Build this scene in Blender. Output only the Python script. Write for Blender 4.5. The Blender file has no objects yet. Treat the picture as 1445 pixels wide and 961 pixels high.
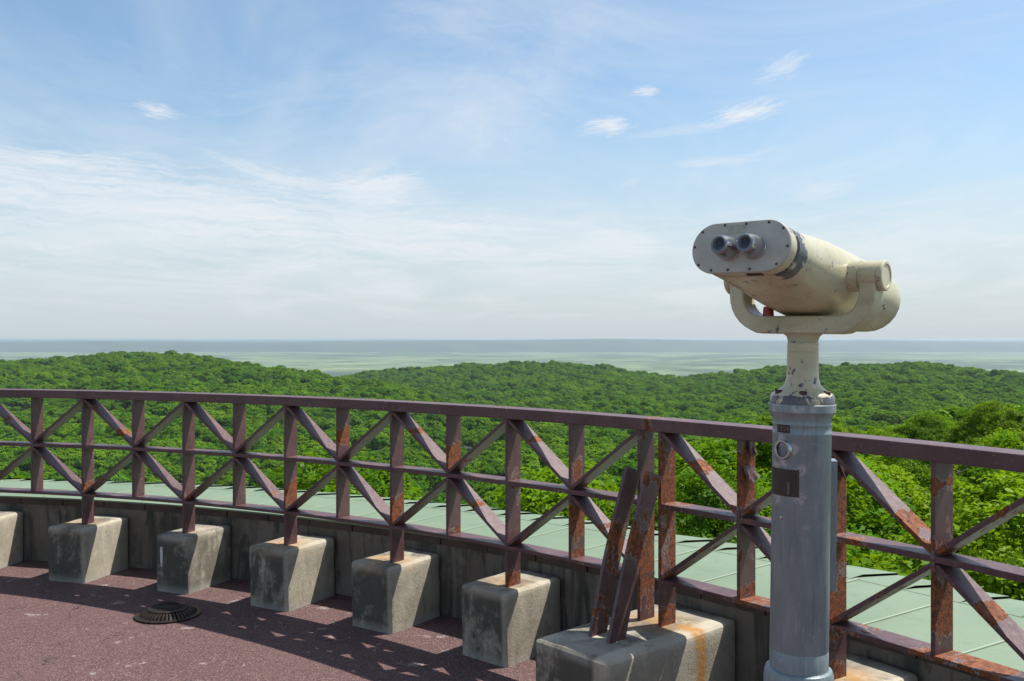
import bpy, bmesh, math, random
import numpy as np
from mathutils import Vector, Matrix, Euler, noise as mnoise

random.seed(7); rng = np.random.default_rng(11)
S = bpy.context.scene; COL = S.collection; R = math.radians
sin, cos, pi = math.sin, math.cos, math.pi

# ------------------------------------------------------------------ dimensions (metres, z = 0 on the deck)
EYE = 1.394
CX, CY, RAD = -4.43, -0.923, 6.727          # centre and radius of the curved railing
STEP = 0.0532                                # angle between neighbouring uprights
TH_L, TH_R = 0.8261, 0.8413                  # end uprights of the two railing sections
Z_TOP0, Z_TOP1 = 1.045, 1.092
Z_MID, Z_BOT, Z_BLOCK = 0.776, 0.494, 0.314
WALL_R, WALL_H = 7.0, 0.40

def pol(th, r, z=0.0):
    return Vector((CX + r*sin(th), CY + r*cos(th), z))
def radial(th): return Vector((sin(th), cos(th), 0))
def tangent(th): return Vector((cos(th), -sin(th), 0))

# ------------------------------------------------------------------ object helpers
def tag(o, label=None, cat=None, group=None, kind=None):
    if label: o['label'] = label
    if cat: o['category'] = cat
    if group: o['group'] = group
    if kind: o['kind'] = kind
    return o
def empty(name, loc=(0,0,0), rz=0.0):
    o = bpy.data.objects.new(name, None); COL.objects.link(o)
    o.location = loc; o.rotation_euler = (0,0,rz); o.empty_display_size = .1
    return o
def link(name, me, mat=None, parent=None, smooth=False):
    o = bpy.data.objects.new(name, me); COL.objects.link(o)
    if mat and not me.materials: me.materials.append(mat)
    if parent: o.parent = parent
    if smooth: me.shade_smooth()
    return o
def from_bm(name, bm, mat, parent=None, smooth=False, bevel=0, angle=40):
    bmesh.ops.recalc_face_normals(bm, faces=bm.faces)
    me = bpy.data.meshes.new(name); bm.to_mesh(me); bm.free()
    o = link(name, me, mat, parent)
    if bevel:
        m = o.modifiers.new('Bevel', 'BEVEL'); m.width = bevel; m.segments = 2; m.limit_method = 'ANGLE'; m.angle_limit = R(35)
    if smooth:
        me.shade_smooth()
        try: me.set_sharp_from_angle(angle=R(angle))
        except Exception: pass
    return o
def np_mesh(name, verts, faces_n, loops, tint=None):
    """verts (n,3); every face has faces_n corners"""
    me = bpy.data.meshes.new(name)
    nv = len(verts); nf = len(loops)//faces_n
    me.vertices.add(nv); me.vertices.foreach_set('co', np.asarray(verts, np.float32).ravel())
    me.loops.add(nf*faces_n); me.loops.foreach_set('vertex_index', np.asarray(loops, np.int32))
    me.polygons.add(nf); me.polygons.foreach_set('loop_start', np.arange(0, nf*faces_n, faces_n, dtype=np.int32))
    if tint is not None:
        a = me.attributes.new('tint', 'FLOAT', 'POINT'); a.data.foreach_set('value', np.asarray(tint, np.float32))
    me.update(); me.validate()
    return me

# ------------------------------------------------------------------ node helpers
class NT:
    def __init__(s, tree): s.t = tree; s.n = tree.nodes; s.l = tree.links
    def new(s, typ, **kw):
        n = s.n.new(typ)
        for k, v in kw.items(): setattr(n, k, v)
        return n
    def put(s, sock, v):
        if isinstance(v, bpy.types.NodeSocket): s.l.new(v, sock)
        elif v is not None: sock.default_value = v
    def math(s, op, a, b=None, c=None, clamp=False):
        n = s.new('ShaderNodeMath', operation=op); n.use_clamp = clamp
        for i, v in enumerate((a, b, c)): s.put(n.inputs[i], v)
        return n.outputs[0]
    def vmath(s, op, a, b=None):
        n = s.new('ShaderNodeVectorMath', operation=op)
        s.put(n.inputs[0], a); s.put(n.inputs[1], b)
        return n.outputs['Value'] if op in ('LENGTH', 'DOT_PRODUCT') else n.outputs[0]
    def noise(s, vec, scale, detail=4, rough=.55, dist=0.0):
        n = s.new('ShaderNodeTexNoise'); s.put(n.inputs['Vector'], vec)
        n.inputs['Scale'].default_value = scale; n.inputs['Detail'].default_value = detail
        n.inputs['Roughness'].default_value = rough; n.inputs['Distortion'].default_value = dist
        return n.outputs['Fac']
    def smooth(s, v, a, b, lo=0.0, hi=1.0):
        n = s.new('ShaderNodeMapRange', interpolation_type='SMOOTHSTEP')
        s.put(n.inputs[0], v)
        for i, x in enumerate((a, b, lo, hi)): s.put(n.inputs[i+1], x)
        return n.outputs[0]
    def mix(s, f, a, b, mode='MIX'):
        n = s.new('ShaderNodeMix', data_type='RGBA', blend_type=mode)
        s.put(n.inputs[0], f); s.put(n.inputs[6], a if not isinstance(a, tuple) else (*a, 1)[:4]); s.put(n.inputs[7], b if not isinstance(b, tuple) else (*b, 1)[:4])
        return n.outputs[2]
    def scale(s, vec, x, y, z):
        return s.vmath('MULTIPLY', vec, (x, y, z))
    def sep(s, vec):
        n = s.new('ShaderNodeSeparateXYZ'); s.put(n.inputs[0], vec); return n.outputs
    def comb(s, x, y, z):
        n = s.new('ShaderNodeCombineXYZ')
        for i, v in enumerate((x, y, z)): s.put(n.inputs[i], v)
        return n.outputs[0]
    def attr(s, name):
        n = s.new('ShaderNodeAttribute', attribute_name=name); return n
    def bump(s, h, strength, dist=.01):
        n = s.new('ShaderNodeBump'); s.put(n.inputs['Height'], h)
        n.inputs['Strength'].default_value = strength; n.inputs['Distance'].default_value = dist
        return n.outputs[0]
def new_mat(name):
    m = bpy.data.materials.new(name); m.use_nodes = True
    b = m.node_tree.nodes['Principled BSDF']
    return m, NT(m.node_tree), b
def coords(t): return t.new('ShaderNodeTexCoord').outputs
def position(t): return t.new('ShaderNodeNewGeometry').outputs['Position']

# ------------------------------------------------------------------ materials
def mat_paint():
    m, t, b = new_mat('maroon_paint'); p = position(t)
    n1 = t.noise(p, 9, 5); n2 = t.noise(p, 60, 5, .65); n3 = t.noise(p, 220, 3, .6)
    base = t.mix(t.smooth(n1, .35, .7), (.082, .036, .038), (.112, .056, .056))
    base = t.mix(t.smooth(n2, .52, .75), base, (.145, .092, .086))
    base = t.mix(t.smooth(t.noise(p, 26, 4, .6), .60, .74), base, (.07, .035, .032))
    # flaking: attribute 'rust' raises the threshold locally
    w = t.attr('rust').outputs['Fac']
    nz = t.math('ADD', t.math('MULTIPLY', t.noise(t.scale(p, 1, 1, .55), 17, 2, .5, .6), .7), t.math('MULTIPLY', t.noise(p, 55, 5, .65), .3))
    k = t.math('ADD', nz, t.math('MULTIPLY', w, .27))
    rust = t.smooth(k, .675, .687)
    edge = t.math('SUBTRACT', t.smooth(k, .655, .664), rust, clamp=True)
    rcol = t.mix(t.smooth(n2, .35, .65), (.25, .068, .013), (.10, .030, .012))
    rcol = t.mix(t.smooth(n3, .6, .7), rcol, (.24, .17, .14))
    rcol = t.mix(t.smooth(t.noise(p, 45, 5, .7), .58, .66), rcol, (.04, .017, .012))
    col = t.mix(edge, base, (.22, .165, .155)); col = t.mix(rust, col, rcol)
    t.put(b.inputs['Base Color'], col)
    t.put(b.inputs['Roughness'], t.math('ADD', t.math('MULTIPLY', rust, .42), t.smooth(n2, .3, .7, .34, .5)))
    h = t.math('ADD', t.math('MULTIPLY', n2, .25), t.math('MULTIPLY', rust, t.math('SUBTRACT', t.math('MULTIPLY', n3, 1.1), 1.3)))
    h = t.math('ADD', h, t.math('MULTIPLY', edge, .5))
    t.put(b.inputs['Normal'], t.bump(h, .55, .004))
    return m
def mat_concrete():
    m, t, b = new_mat('footing_concrete'); p = position(t); c = coords(t)['Object']
    n1 = t.noise(p, 6, 5); n2 = t.noise(p, 40, 5, .6); n3 = t.noise(p, 170, 3)
    base = t.mix(t.smooth(n1, .3, .7), (.46, .415, .315), (.33, .295, .22))
    base = t.mix(t.smooth(n3, .45, .75), base, (.54, .48, .35))
    s = t.scale(p, 13, 13, 2.2)
    st = t.noise(s, 1.0, 5, .6, .6)
    x, y, z = t.sep(c)[0:3]
    side = t.smooth(x, .125, .10, .28, 1.0)         # stains held back on the right cheek, painting its sunlit brightness into the colour
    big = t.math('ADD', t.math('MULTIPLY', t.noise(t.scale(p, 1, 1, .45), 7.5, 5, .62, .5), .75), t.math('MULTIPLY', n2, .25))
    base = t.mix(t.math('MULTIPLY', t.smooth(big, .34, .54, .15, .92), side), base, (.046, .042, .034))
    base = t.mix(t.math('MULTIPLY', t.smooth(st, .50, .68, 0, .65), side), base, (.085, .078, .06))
    base = t.mix(t.smooth(t.noise(t.scale(p, 24, 24, 3), 1, 5, .65), .60, .72, 0, .45), base, (.11, .095, .06))
    base = t.mix(t.smooth(t.noise(p, 30, 5, .7), .58, .68, 0, .5), base, (.12, .11, .085))
    base = t.mix(t.smooth(z, -.26, -.31, 0, .5), base, (.38, .36, .32))
    vp = t.new('ShaderNodeTexVoronoi'); t.put(vp.inputs['Vector'], p); vp.inputs['Scale'].default_value = 55
    pit = t.math('MULTIPLY', t.smooth(vp.outputs['Distance'], .16, .08), t.smooth(t.sep(vp.outputs['Color'])[0], .72, .8))
    base = t.mix(t.math('MULTIPLY', pit, .7), base, (.07, .062, .05))
    base = t.mix(t.math('MULTIPLY', t.smooth(z, -.05, -.012), t.smooth(n1, .4, .6, .1, .4)), base, (.55, .51, .42))
    d = t.vmath('LENGTH', t.comb(x, y, 0))
    ring = t.math('MULTIPLY', t.smooth(d, .20, .03), t.smooth(n1, .25, .6))
    top = t.smooth(z, -.07, -.02)
    rs = t.math('MULTIPLY', t.math('MULTIPLY', ring, top), t.attr('stain').outputs['Fac'])
    # trickle down the side that faces +x
    band = t.smooth(t.math('ABSOLUTE', t.math('ADD', y, t.math('ADD', t.math('MULTIPLY', t.noise(p, 7, 3), .09), -.07))), .05, .012)
    tr = t.math('MULTIPLY', t.math('MULTIPLY', band, t.smooth(x, .05, .1)), t.attr('trickle').outputs['Fac'])
    rs = t.math('MAXIMUM', rs, tr)
    base = t.mix(t.math('MULTIPLY', rs, t.smooth(n2, .25, .6, .35, .95)), base, (.36, .17, .03))
    t.put(b.inputs['Base Color'], base); b.inputs['Roughness'].default_value = .9
    h = t.math('ADD', t.math('MULTIPLY', n3, .5), t.math('ADD', t.math('MULTIPLY', n2, .6), t.math('SUBTRACT', st, pit)))
    t.put(b.inputs['Normal'], t.bump(h, .5, .006))
    return m
def mat_wall():
    m, t, b = new_mat('parapet_concrete'); p = position(t)
    n1 = t.noise(p, 3.2, 6, .6); n2 = t.noise(p, 45, 5, .6)
    st = t.noise(t.scale(p, 9, 9, 1.2), 1.0, 6, .65, .8)
    base = t.mix(t.smooth(n1, .3, .68), (.145, .125, .10), (.205, .19, .16))
    base = t.mix(t.smooth(st, .46, .6, 0, .8), base, (.045, .052, .043))
    base = t.mix(t.smooth(t.noise(t.scale(p, 2.2, 2.2, 3.5), 1.5, 6, .65, .7), .52, .64, 0, .55), base, (.22, .20, .165))
    base = t.mix(t.smooth(t.noise(t.scale(p, 4.5, 4.5, 1.5), 1.7, 5, .7), .56, .68, 0, .7), base, (.03, .035, .031))
    base = t.mix(t.smooth(t.noise(p, 5, 4, .6, .5), .63, .72, 0, .6), base, (.13, .075, .045))
    t.put(b.inputs['Base Color'], base); b.inputs['Roughness'].default_value = .92
    t.put(b.inputs['Normal'], t.bump(t.math('ADD', n2, st), .4, .006))
    return m
def mat_simple(name, col, rough=.5, metal=0.0, var=.25, scale=20, col2=None, bump=.0):
    m, t, b = new_mat(name); p = position(t)
    n = t.noise(p, scale, 5, .6)
    c2 = col2 or tuple(x*(1-var) for x in col)
    t.put(b.inputs['Base Color'], t.mix(t.smooth(n, .3, .7), col, c2))
    b.inputs['Roughness'].default_value = rough; b.inputs['Metallic'].default_value = metal
    if bump: t.put(b.inputs['Normal'], t.bump(n, bump, .004))
    return m
def mat_roof():
    m, t, b = new_mat('patina_copper'); p = position(t)
    n1 = t.noise(p, 1.6, 5, .6); n2 = t.noise(p, 14, 5, .6); n3 = t.noise(p, 120, 3)
    base = t.mix(t.smooth(n1, .3, .7), (.135, .195, .120), (.165, .225, .145))
    base = t.mix(t.smooth(n2, .55, .75, 0, .5), base, (.115, .165, .105))
    base = t.mix(t.smooth(n3, .62, .75, 0, .4), base, (.21, .255, .175))
    base = t.mix(t.smooth(t.noise(t.scale(p, 3, 3, 3), 2.0, 6, .7), .6, .75, 0, .55), base, (.135, .165, .10))
    base = t.mix(t.smooth(t.noise(t.scale(p, 1, 1, 1), 5.5, 7, .72, .6), .55, .68, 0, .45), base, (.125, .15, .095))
    base = t.mix(t.smooth(t.noise(p, 75, 4, .6), .68, .73, 0, .7), base, (.08, .07, .045))
    base = t.mix(t.math('MULTIPLY', t.attr('pale').outputs['Fac'], .55), base, (.36, .42, .31))
    t.put(b.inputs['Base Color'], base); b.inputs['Roughness'].default_value = .6
    t.put(b.inputs['Normal'], t.bump(t.math('ADD', n2, t.math('MULTIPLY', n3, .2)), .2, .006))
    return m
def mat_deck():
    m, t, b = new_mat('granule_deck'); p = position(t)
    v = t.new('ShaderNodeTexVoronoi'); t.put(v.inputs['Vector'], p); v.inputs['Scale'].default_value = 250
    cell = t.sep(v.outputs['Color'])[0]; cell2 = t.sep(v.outputs['Color'])[1]
    n1 = t.noise(p, 1.3, 5, .6); n2 = t.noise(p, 6, 5, .65)
    base = t.mix(t.smooth(cell, .1, .9), (.044, .021, .021), (.135, .068, .063))
    base = t.mix(t.smooth(cell2, .83, .95, 0, .75), base, (.29, .20, .18))
    base = t.mix(t.smooth(cell2, .0, .12, .75, 0), base, (.035, .02, .022))
    base = t.mix(t.smooth(n1, .35, .7, 0, .35), base, (.125, .066, .064))
    base = t.mix(t.smooth(n2, .55, .72, 0, .45), base, (.070, .038, .038))
    pat = t.noise(p, 8.5, 3, .5, .3)
    base = t.mix(t.math('MULTIPLY', t.smooth(pat, .655, .675, 0, .65), t.smooth(cell, .2, .5)), base, (.34, .29, .28))
    crack = t.math('ABSOLUTE', t.math('SUBTRACT', t.noise(p, 1.1, 6, .6), .5))
    base = t.mix(t.math('MULTIPLY', t.smooth(crack, .0045, .001), t.smooth(n1, .5, .6)), base, (.02, .013, .013))
    t.put(b.inputs['Base Color'], base); b.inputs['Roughness'].default_value = .85
    h = t.math('ADD', t.math('MULTIPLY', v.outputs['Distance'], -1.2), t.math('MULTIPLY', cell, .6))
    t.put(b.inputs['Normal'], t.bump(h, .55, .003))
    return m
def pole_point(deg, y_):
    a = R(deg); return Vector((.0588*sin(a), -.0588*cos(a), EYE-(y_-478)*1.95/1330.8))
POLE_SCUFFS = [(pole_point(d_, y_), r_) for d_, y_, r_ in ((-19,659,.017),(-21,697,.018),(-75,657,.016),(-72,700,.02),(-33,630,.016),(-63,618,.018),(-55,652,.014),(-25,572,.02),(-70,574,.022),(0,575,.014),(-58,646,.012))]
def mat_pole():
    m, t, b = new_mat('galvanised_grey_paint'); c = coords(t)['Object']
    n1 = t.noise(t.scale(c, 1, 1, .35), 18, 5, .6); n2 = t.noise(t.scale(c, 3, 3, .3), 40, 4, .6); n3 = t.noise(c, 160, 3)
    base = t.mix(t.smooth(n1, .35, .68), (.175, .22, .24), (.245, .28, .29))
    base = t.mix(t.smooth(n2, .52, .68, 0, .5), base, (.33, .345, .36))
    base = t.mix(t.smooth(t.noise(t.scale(c, 1, 1, .07), 75, 4, .6), .54, .68, 0, .45), base, (.11, .145, .165))
    base = t.mix(t.smooth(t.noise(c, 45, 5, .7), .60, .68, 0, .6), base, (.36, .34, .36))
    base = t.mix(t.smooth(n3, .66, .72, 0, .5), base, (.09, .10, .12))
    for q, rr_ in POLE_SCUFFS:
        dd = t.vmath('LENGTH', t.vmath('SUBTRACT', c, tuple(q)))
        f = t.math('MULTIPLY', t.smooth(dd, rr_, rr_*.3), t.smooth(t.noise(c, 90, 5, .7), .42, .54, 0, .8))
        base = t.mix(f, base, (.50, .47, .50))
    t.put(b.inputs['Base Color'], base); b.inputs['Metallic'].default_value = .2
    t.put(b.inputs['Roughness'], t.smooth(n1, .3, .7, .30, .42))
    t.put(b.inputs['Normal'], t.bump(t.math('ADD', n1, t.math('MULTIPLY', n3, .15)), .12, .004))
    return m
def mat_cream():
    m, t, b = new_mat('worn_cream_enamel'); c = coords(t)['Object']
    n1 = t.noise(c, 11, 5, .6); n2 = t.noise(c, 38, 6, .68, .3); n3 = t.noise(c, 140, 3)
    base = t.mix(t.smooth(n1, .35, .7), (.54, .495, .33), (.45, .41, .265))
    base = t.mix(t.smooth(t.noise(c, 24, 5, .7), .56, .7, 0, .4), base, (.60, .57, .46))
    w = t.attr('wear').outputs['Fac']
    k = t.math('ADD', n2, t.math('MULTIPLY', w, .22))
    base = t.mix(t.smooth(k, .655, .675), base, (.085, .085, .10))
    base = t.mix(t.math('SUBTRACT', t.smooth(k, .63, .65), t.smooth(k, .655, .675), clamp=True), base, (.42, .38, .30))
    base = t.mix(t.smooth(t.noise(t.scale(c, 1, 1, 1.8), 7, 6, .68, .5), .52, .70, 0, .42), base, (.27, .21, .115))
    base = t.mix(t.smooth(n3, .74, .77, 0, .5), base, (.16, .10, .07))
    t.put(b.inputs['Base Color'], base)
    t.put(b.inputs['Roughness'], t.smooth(n1, .3, .7, .22, .36))
    t.put(b.inputs['Normal'], t.bump(t.math('ADD', t.math('MULTIPLY', n1, .5), t.math('MULTIPLY', t.smooth(k, .655, .675), -.4)), .15, .003))
    return m
def mat_leaf(name, c1, c2, c3, trans):
    m, t, b = new_mat(name); t.n.remove(b)
    tint = t.attr('tint').outputs['Fac']; oi = t.new('ShaderNodeObjectInfo').outputs['Random']
    col = t.mix(t.smooth(tint, 0, 1), c1, c2)
    col = t.mix(t.smooth(oi, .15, 1, 0, .75), col, c3)
    col = t.mix(t.smooth(t.math('FRACT', t.math('MULTIPLY', oi, 17.3)), .0, 1, 0, .45), col, (.026, .088, .006))
    pp = position(t)      # stands of lighter and darker species
    col = t.mix(t.smooth(t.noise(pp, .022, 4, .6), .50, .68, 0, .7), col, c3)
    col = t.mix(t.smooth(t.noise(pp, .035, 4, .65), .47, .32, 0, .75), col, (.018, .075, .009))
    dif = t.new('ShaderNodeBsdfDiffuse'); tr = t.new('ShaderNodeBsdfTranslucent'); gl = t.new('ShaderNodeBsdfGlossy')
    t.put(dif.inputs['Color'], col); t.put(tr.inputs['Color'], t.mix(.5, col, (.32, .48, .005)))
    gl.inputs['Roughness'].default_value = .5; gl.inputs['Color'].default_value = (.5, .5, .4, 1)
    a = t.new('ShaderNodeMixShader'); a.inputs[0].default_value = trans
    t.l.new(dif.outputs[0], a.inputs[1]); t.l.new(tr.outputs[0], a.inputs[2])
    g = t.new('ShaderNodeMixShader'); g.inputs[0].default_value = .018
    t.l.new(a.outputs[0], g.inputs[1]); t.l.new(gl.outputs[0], g.inputs[2])
    out = [n for n in t.n if n.type == 'OUTPUT_MATERIAL'][0]; t.l.new(g.outputs[0], out.inputs[0])
    return m
M_PAINT = mat_paint(); M_CONC = mat_concrete(); M_WALL = mat_wall(); M_ROOF = mat_roof(); M_DECK = mat_deck()
M_POLE = mat_pole(); M_CREAM = mat_cream()
M_CAP = mat_simple('dark_coping_tile', (.040, .028, .023), .6, 0, .4, 14, (.075, .052, .040), .2)
M_DARK = mat_simple('black_hollow', (.012, .011, .011), .6)
M_PLATE = mat_simple('grey_face_metal', (.47, .45, .39), .5, .1, .15, 30)
M_ALU = mat_simple('turned_aluminium', (.50, .51, .52), .24, .95, .15, 60)
M_RUBBER = mat_simple('eyecup_grey', (.20, .21, .24), .35, .3, .2, 60)
M_RED = mat_simple('red_plastic', (.42, .035, .03), .45, 0, .3, 60)
M_BOLT = mat_simple('rusty_bolt', (.10, .06, .045), .7, .4, .4, 120)
M_BROWN = mat_simple('brown_plate', (.055, .032, .026), .5, .2, .4, 60)
M_STICK = mat_simple('worn_sticker', (.46, .44, .34), .6, 0, .5, 55, (.27, .26, .22))
M_LETTER = mat_simple('worn_brass', (.17, .12, .09), .5, .3, .3, 90)
M_IRON = mat_simple('cast_iron', (.028, .024, .021), .42, .5, .5, 30, (.06, .038, .025), .3)
M_BARK = mat_simple('grey_bark', (.09, .07, .05), .9, 0, .45, 9, (.05, .04, .03), .6)
M_GLASS = mat_simple('dark_lens', (.015, .02, .03), .08)
M_LEAF = [mat_leaf('oak_leaves', (.040, .120, .003), (.130, .280, .004), (.210, .320, .005), .38),
          mat_leaf('hill_leaves', (.024, .112, .002), (.102, .270, .003), (.170, .315, .004), .26)]

# ------------------------------------------------------------------ plates and bars
def bar_mesh(name, a, b, side, th, dep, n=20, rust=None, bend=None):
    """flat bar from a to b; side = unit vector of its wide dimension dep; th = thickness"""
    a, b, side = Vector(a), Vector(b), Vector(side).normalized()
    ax = (b-a).normalized(); nrm = ax.cross(side).normalized(); side = nrm.cross(ax).normalized()
    bm = bmesh.new(); lay = bm.verts.layers.float.new('rust')
    rows = []
    for i in range(n+1):
        f = i/n; p = a.lerp(b, f)
        if bend: p = p + bend(f)
        row = []
        for s, k in ((-1,-1), (-.3,-1), (.3,-1), (1,-1), (1,1), (.3,1), (-.3,1), (-1,1)):
            v = bm.verts.new(p + side*(s*dep/2) + nrm*(k*th/2)); v[lay] = rust(f, s) if rust else 0.0; row.append(v)
        rows.append(row)
    for i in range(n):
        for k in range(8):
            bm.faces.new((rows[i][k], rows[i][(k+1) % 8], rows[i+1][(k+1) % 8], rows[i+1][k]))
    bm.faces.new(rows[0]); bm.faces.new(rows[-1][::-1])
    return bm
def arc_bar(th0, th1, r, dep, z0, z1, n, rust=None):
    bm = bmesh.new(); lay = bm.verts.layers.float.new('rust'); rows = []
    for i in range(n+1):
        th = th0+(th1-th0)*i/n; row = []
        for dr, z in ((-dep/2, z0), (dep/2, z0), (dep/2, z1), (-dep/2, z1)):
            v = bm.verts.new(pol(th, r+dr, z)); v[lay] = rust(th) if rust else 0; row.append(v)
        rows.append(row)
    for i in range(n):
        for k in range(4): bm.faces.new((rows[i][k], rows[i][(k+1) % 4], rows[i+1][(k+1) % 4], rows[i+1][k]))
    bm.faces.new(rows[0]); bm.faces.new(rows[-1][::-1])
    return bm
def patches(*lst):
    """rust weight from (centre, halfwidth, strength[, side]) along 0..1"""
    def f(u, s=0.0):
        w = 0.0
        for c, h, k, *sd in lst:
            x = abs(u-c)/h
            if x < 1:
                g = (.5+.5*cos(pi*min(1, max(0, x*1.35-.35))))*k
                if sd: g *= max(0, 1-abs(s-sd[0])*.6)
                w = max(w, g)
        return w
    return f

DEP = .088
PR = {  # rust on uprights, 0 = foot, 1 = top;  (section, index): patches
 ('L',-11): patches((.45,.1,.3)), ('L',-10): patches((.55,.3,.45), (.32,.06,.9)), ('L',-9): patches((.2,.1,.5)),
 ('L',-8): patches((.3,.1,.3)), ('L',-7): patches((.5,.05,.4)), ('L',-6): patches((.36,.16,1.0)), ('L',-5): patches((.74,.14,1.15)), ('L',-4): patches((.36,.17,.95)),
 ('L',-3): patches((.66,.14,1.25), (.03,.06,.9)), ('L',-2): patches((.05,.1,1.3), (.6,.2,.5)),
 ('L',-1): patches((.62,.2,1.1,-.4), (.3,.24,1.1), (.03,.06,.9)), ('L',0): patches((.33,.38,1.0), (.98,.06,.6)),
 ('R',0): patches((.72,.42,1.0), (.4,.25,.95), (.06,.1,1.2)), ('R',1): patches((.76,.27,1.3), (.04,.07,1.0), (.28,.09,.5)), ('R',2): patches((.7,.42,1.05), (.35,.2,1.1), (.05,.08,1.0)),
 ('R',3): patches((.24,.26,1.05), (.86,.1,.75), (.6,.18,.6)), ('R',4): patches((.5,.3,.8)), ('R',5): patches((.3,.2,.7)), ('R',6): patches((.3,.2,.7)),
}
def railing(key, name, th_ref, i0, i1, label):
    root = empty(name, pol(th_ref+STEP*(i0+i1)/2, RAD, Z_BLOCK))
    inv = Matrix.Translation(-root.location)
    def put(nm, bm, bev=.0015):
        bmesh.ops.transform(bm, matrix=inv, verts=bm.verts)
        return from_bm(nm, bm, M_PAINT, root, bevel=bev)
    ths = {i: th_ref+STEP*i for i in range(i0, i1+1)}
    a0, a1 = ths[i0], ths[i1]
    e = .010/RAD
    ext0, ext1 = (e, .05/RAD) if key == 'L' else (.05/RAD, e)
    n = (i1-i0)*4
    put('top_rail', arc_bar(a0-ext0, a1+ext1, RAD, .102, Z_TOP0, Z_TOP1, n, lambda th: .9 if (abs(th-(TH_L+.0076)) < .008) else .0), .003)
    def rr(th):
        w = .0
        if key == 'R':
            u = (th-th_ref)/STEP
            if .95 < u < 1.35 or 2.9 < u < 3.7: w = .95
            elif 2.0 < u < 2.3: w = .6
        return w
    put('bottom_rail', arc_bar(a0-e*.7, a1+e*.7, RAD, DEP+.004, Z_BOT-.016, Z_BOT, n, rr))
    put('middle_rail', arc_bar(a0-e*.7, a1+e*.7, RAD, DEP-.002, Z_MID-.019, Z_MID, n, lambda th: .75 if key == 'R' and ((th-th_ref)/STEP % 2 < .25 or (th-th_ref)/STEP % 1 > .8) else 0))
    for i, th in ths.items():
        main = (i % 2 == 0)
        z0 = Z_BLOCK-.02 if main else Z_BOT
        put('post', bar_mesh('post', pol(th, RAD, z0), pol(th, RAD, Z_TOP0), radial(th), .014, DEP, 40, PR.get((key, i))))
    for i in range(i0, i1):
        ta, tb = ths[i]+.008/RAD, ths[i+1]-.008/RAD
        main = (i % 2 == 0)
        zlo, zhi, zmu, zmd = Z_BOT+.006, Z_TOP0-.006, Z_MID+.009, Z_MID-.028
        pairs = ((zhi, zmu), (zlo, zmd)) if main else ((zmu, zhi), (zmd, zlo))
        for za, zb in pairs:
            tm = (ta+tb)/2; up = zb > za
            ru = None
            r_ = random.random()
            if key == 'R': ru = patches((random.uniform(.35,.75), .14, 1.15), (.95, .12, .8)) if not up else patches((.05, .12, .9), (.5,.3,.5))
            elif i >= -4 and not up: ru = patches((random.uniform(.25,.5), .07, 1.15))
            elif i == -10 and not up: ru = patches((.75, .12, .9), (.2,.1,.7))
            elif r_ < .3: ru = patches((random.uniform(.2,.8), .05, .7))
            if up and r_ < .6 and not ru: ru = patches((.04, .08, .9))
            put('brace', bar_mesh('brace', pol(ta, RAD, za), pol(tb, RAD, zb), radial(tm), .015, DEP-.005, 24, ru))
    # slanting stay from the end upright down to the long footing
    if key == 'L':
        th = ths[i1]; zt, tb, dz = .90, 6.445, 0
    else:
        th = ths[i0]; zt, tb, dz = .893, 6.435, 0
    bend = lambda f: -radial(th)*(.035*max(0, (.25-f)/.25)**2*0 - .022*sin(pi*f))*-.6
    put('stay', bar_mesh('stay', pol(th, tb, Z_BLOCK-.02), pol(th, 6.652, zt), radial(th), .015, .084, 40,
        patches((.55,.28,.75), (.2,.2,.65)) if key == 'L' else patches((.62,.3,.72), (.95,.08,1.0)), bend))
    tag(root, label, 'railing')
    return root, put, ths

railL, putL, thL = railing('L', 'railing', TH_L, -14, 0, 'long curved maroon steel railing with crossed braces, sweeping left from the leaning stays')
railR, putR, thR = railing('R', 'railing', TH_R, 0, 6, 'badly rusted maroon railing section with crossed braces, passing behind the viewer pole')

# curled flakes of old paint on the rusted upright left of the viewer
def flake(th, r0, r1, z0, z1, out, curl):
    bm = bmesh.new(); lay = bm.verts.layers.float.new('rust'); g = []
    for i in range(7):
        u = i/6; row = []
        for j in range(7):
            v = j/6
            off = out*(u**2)*curl + .004*sin(5*v+2*u)
            jag = .012*sin(9*v)*(u) 
            p = pol(th, r0+(r1-r0)*v, z0+(z1-z0)*u+jag) + tangent(th)*(.0085+off)
            q = bm.verts.new(p); row.append(q)
        g.append(row)
    for i in range(6):
        for j in range(6): bm.faces.new((g[i][j], g[i][j+1], g[i+1][j+1], g[i+1][j]))
    o = putR('paint_flake', bm, 0); s = o.modifiers.new('Solid', 'SOLIDIFY'); s.thickness = .0015
    return o
flake(thR[1], RAD-.030, RAD+.036, .955, .900, .022, 1)
flake(thR[1], RAD-.005, RAD+.034, 1.04, .985, .012, 1)
flake(thR[2], RAD-.010, RAD+.036, 1.0, .955, .018, 1)

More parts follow.
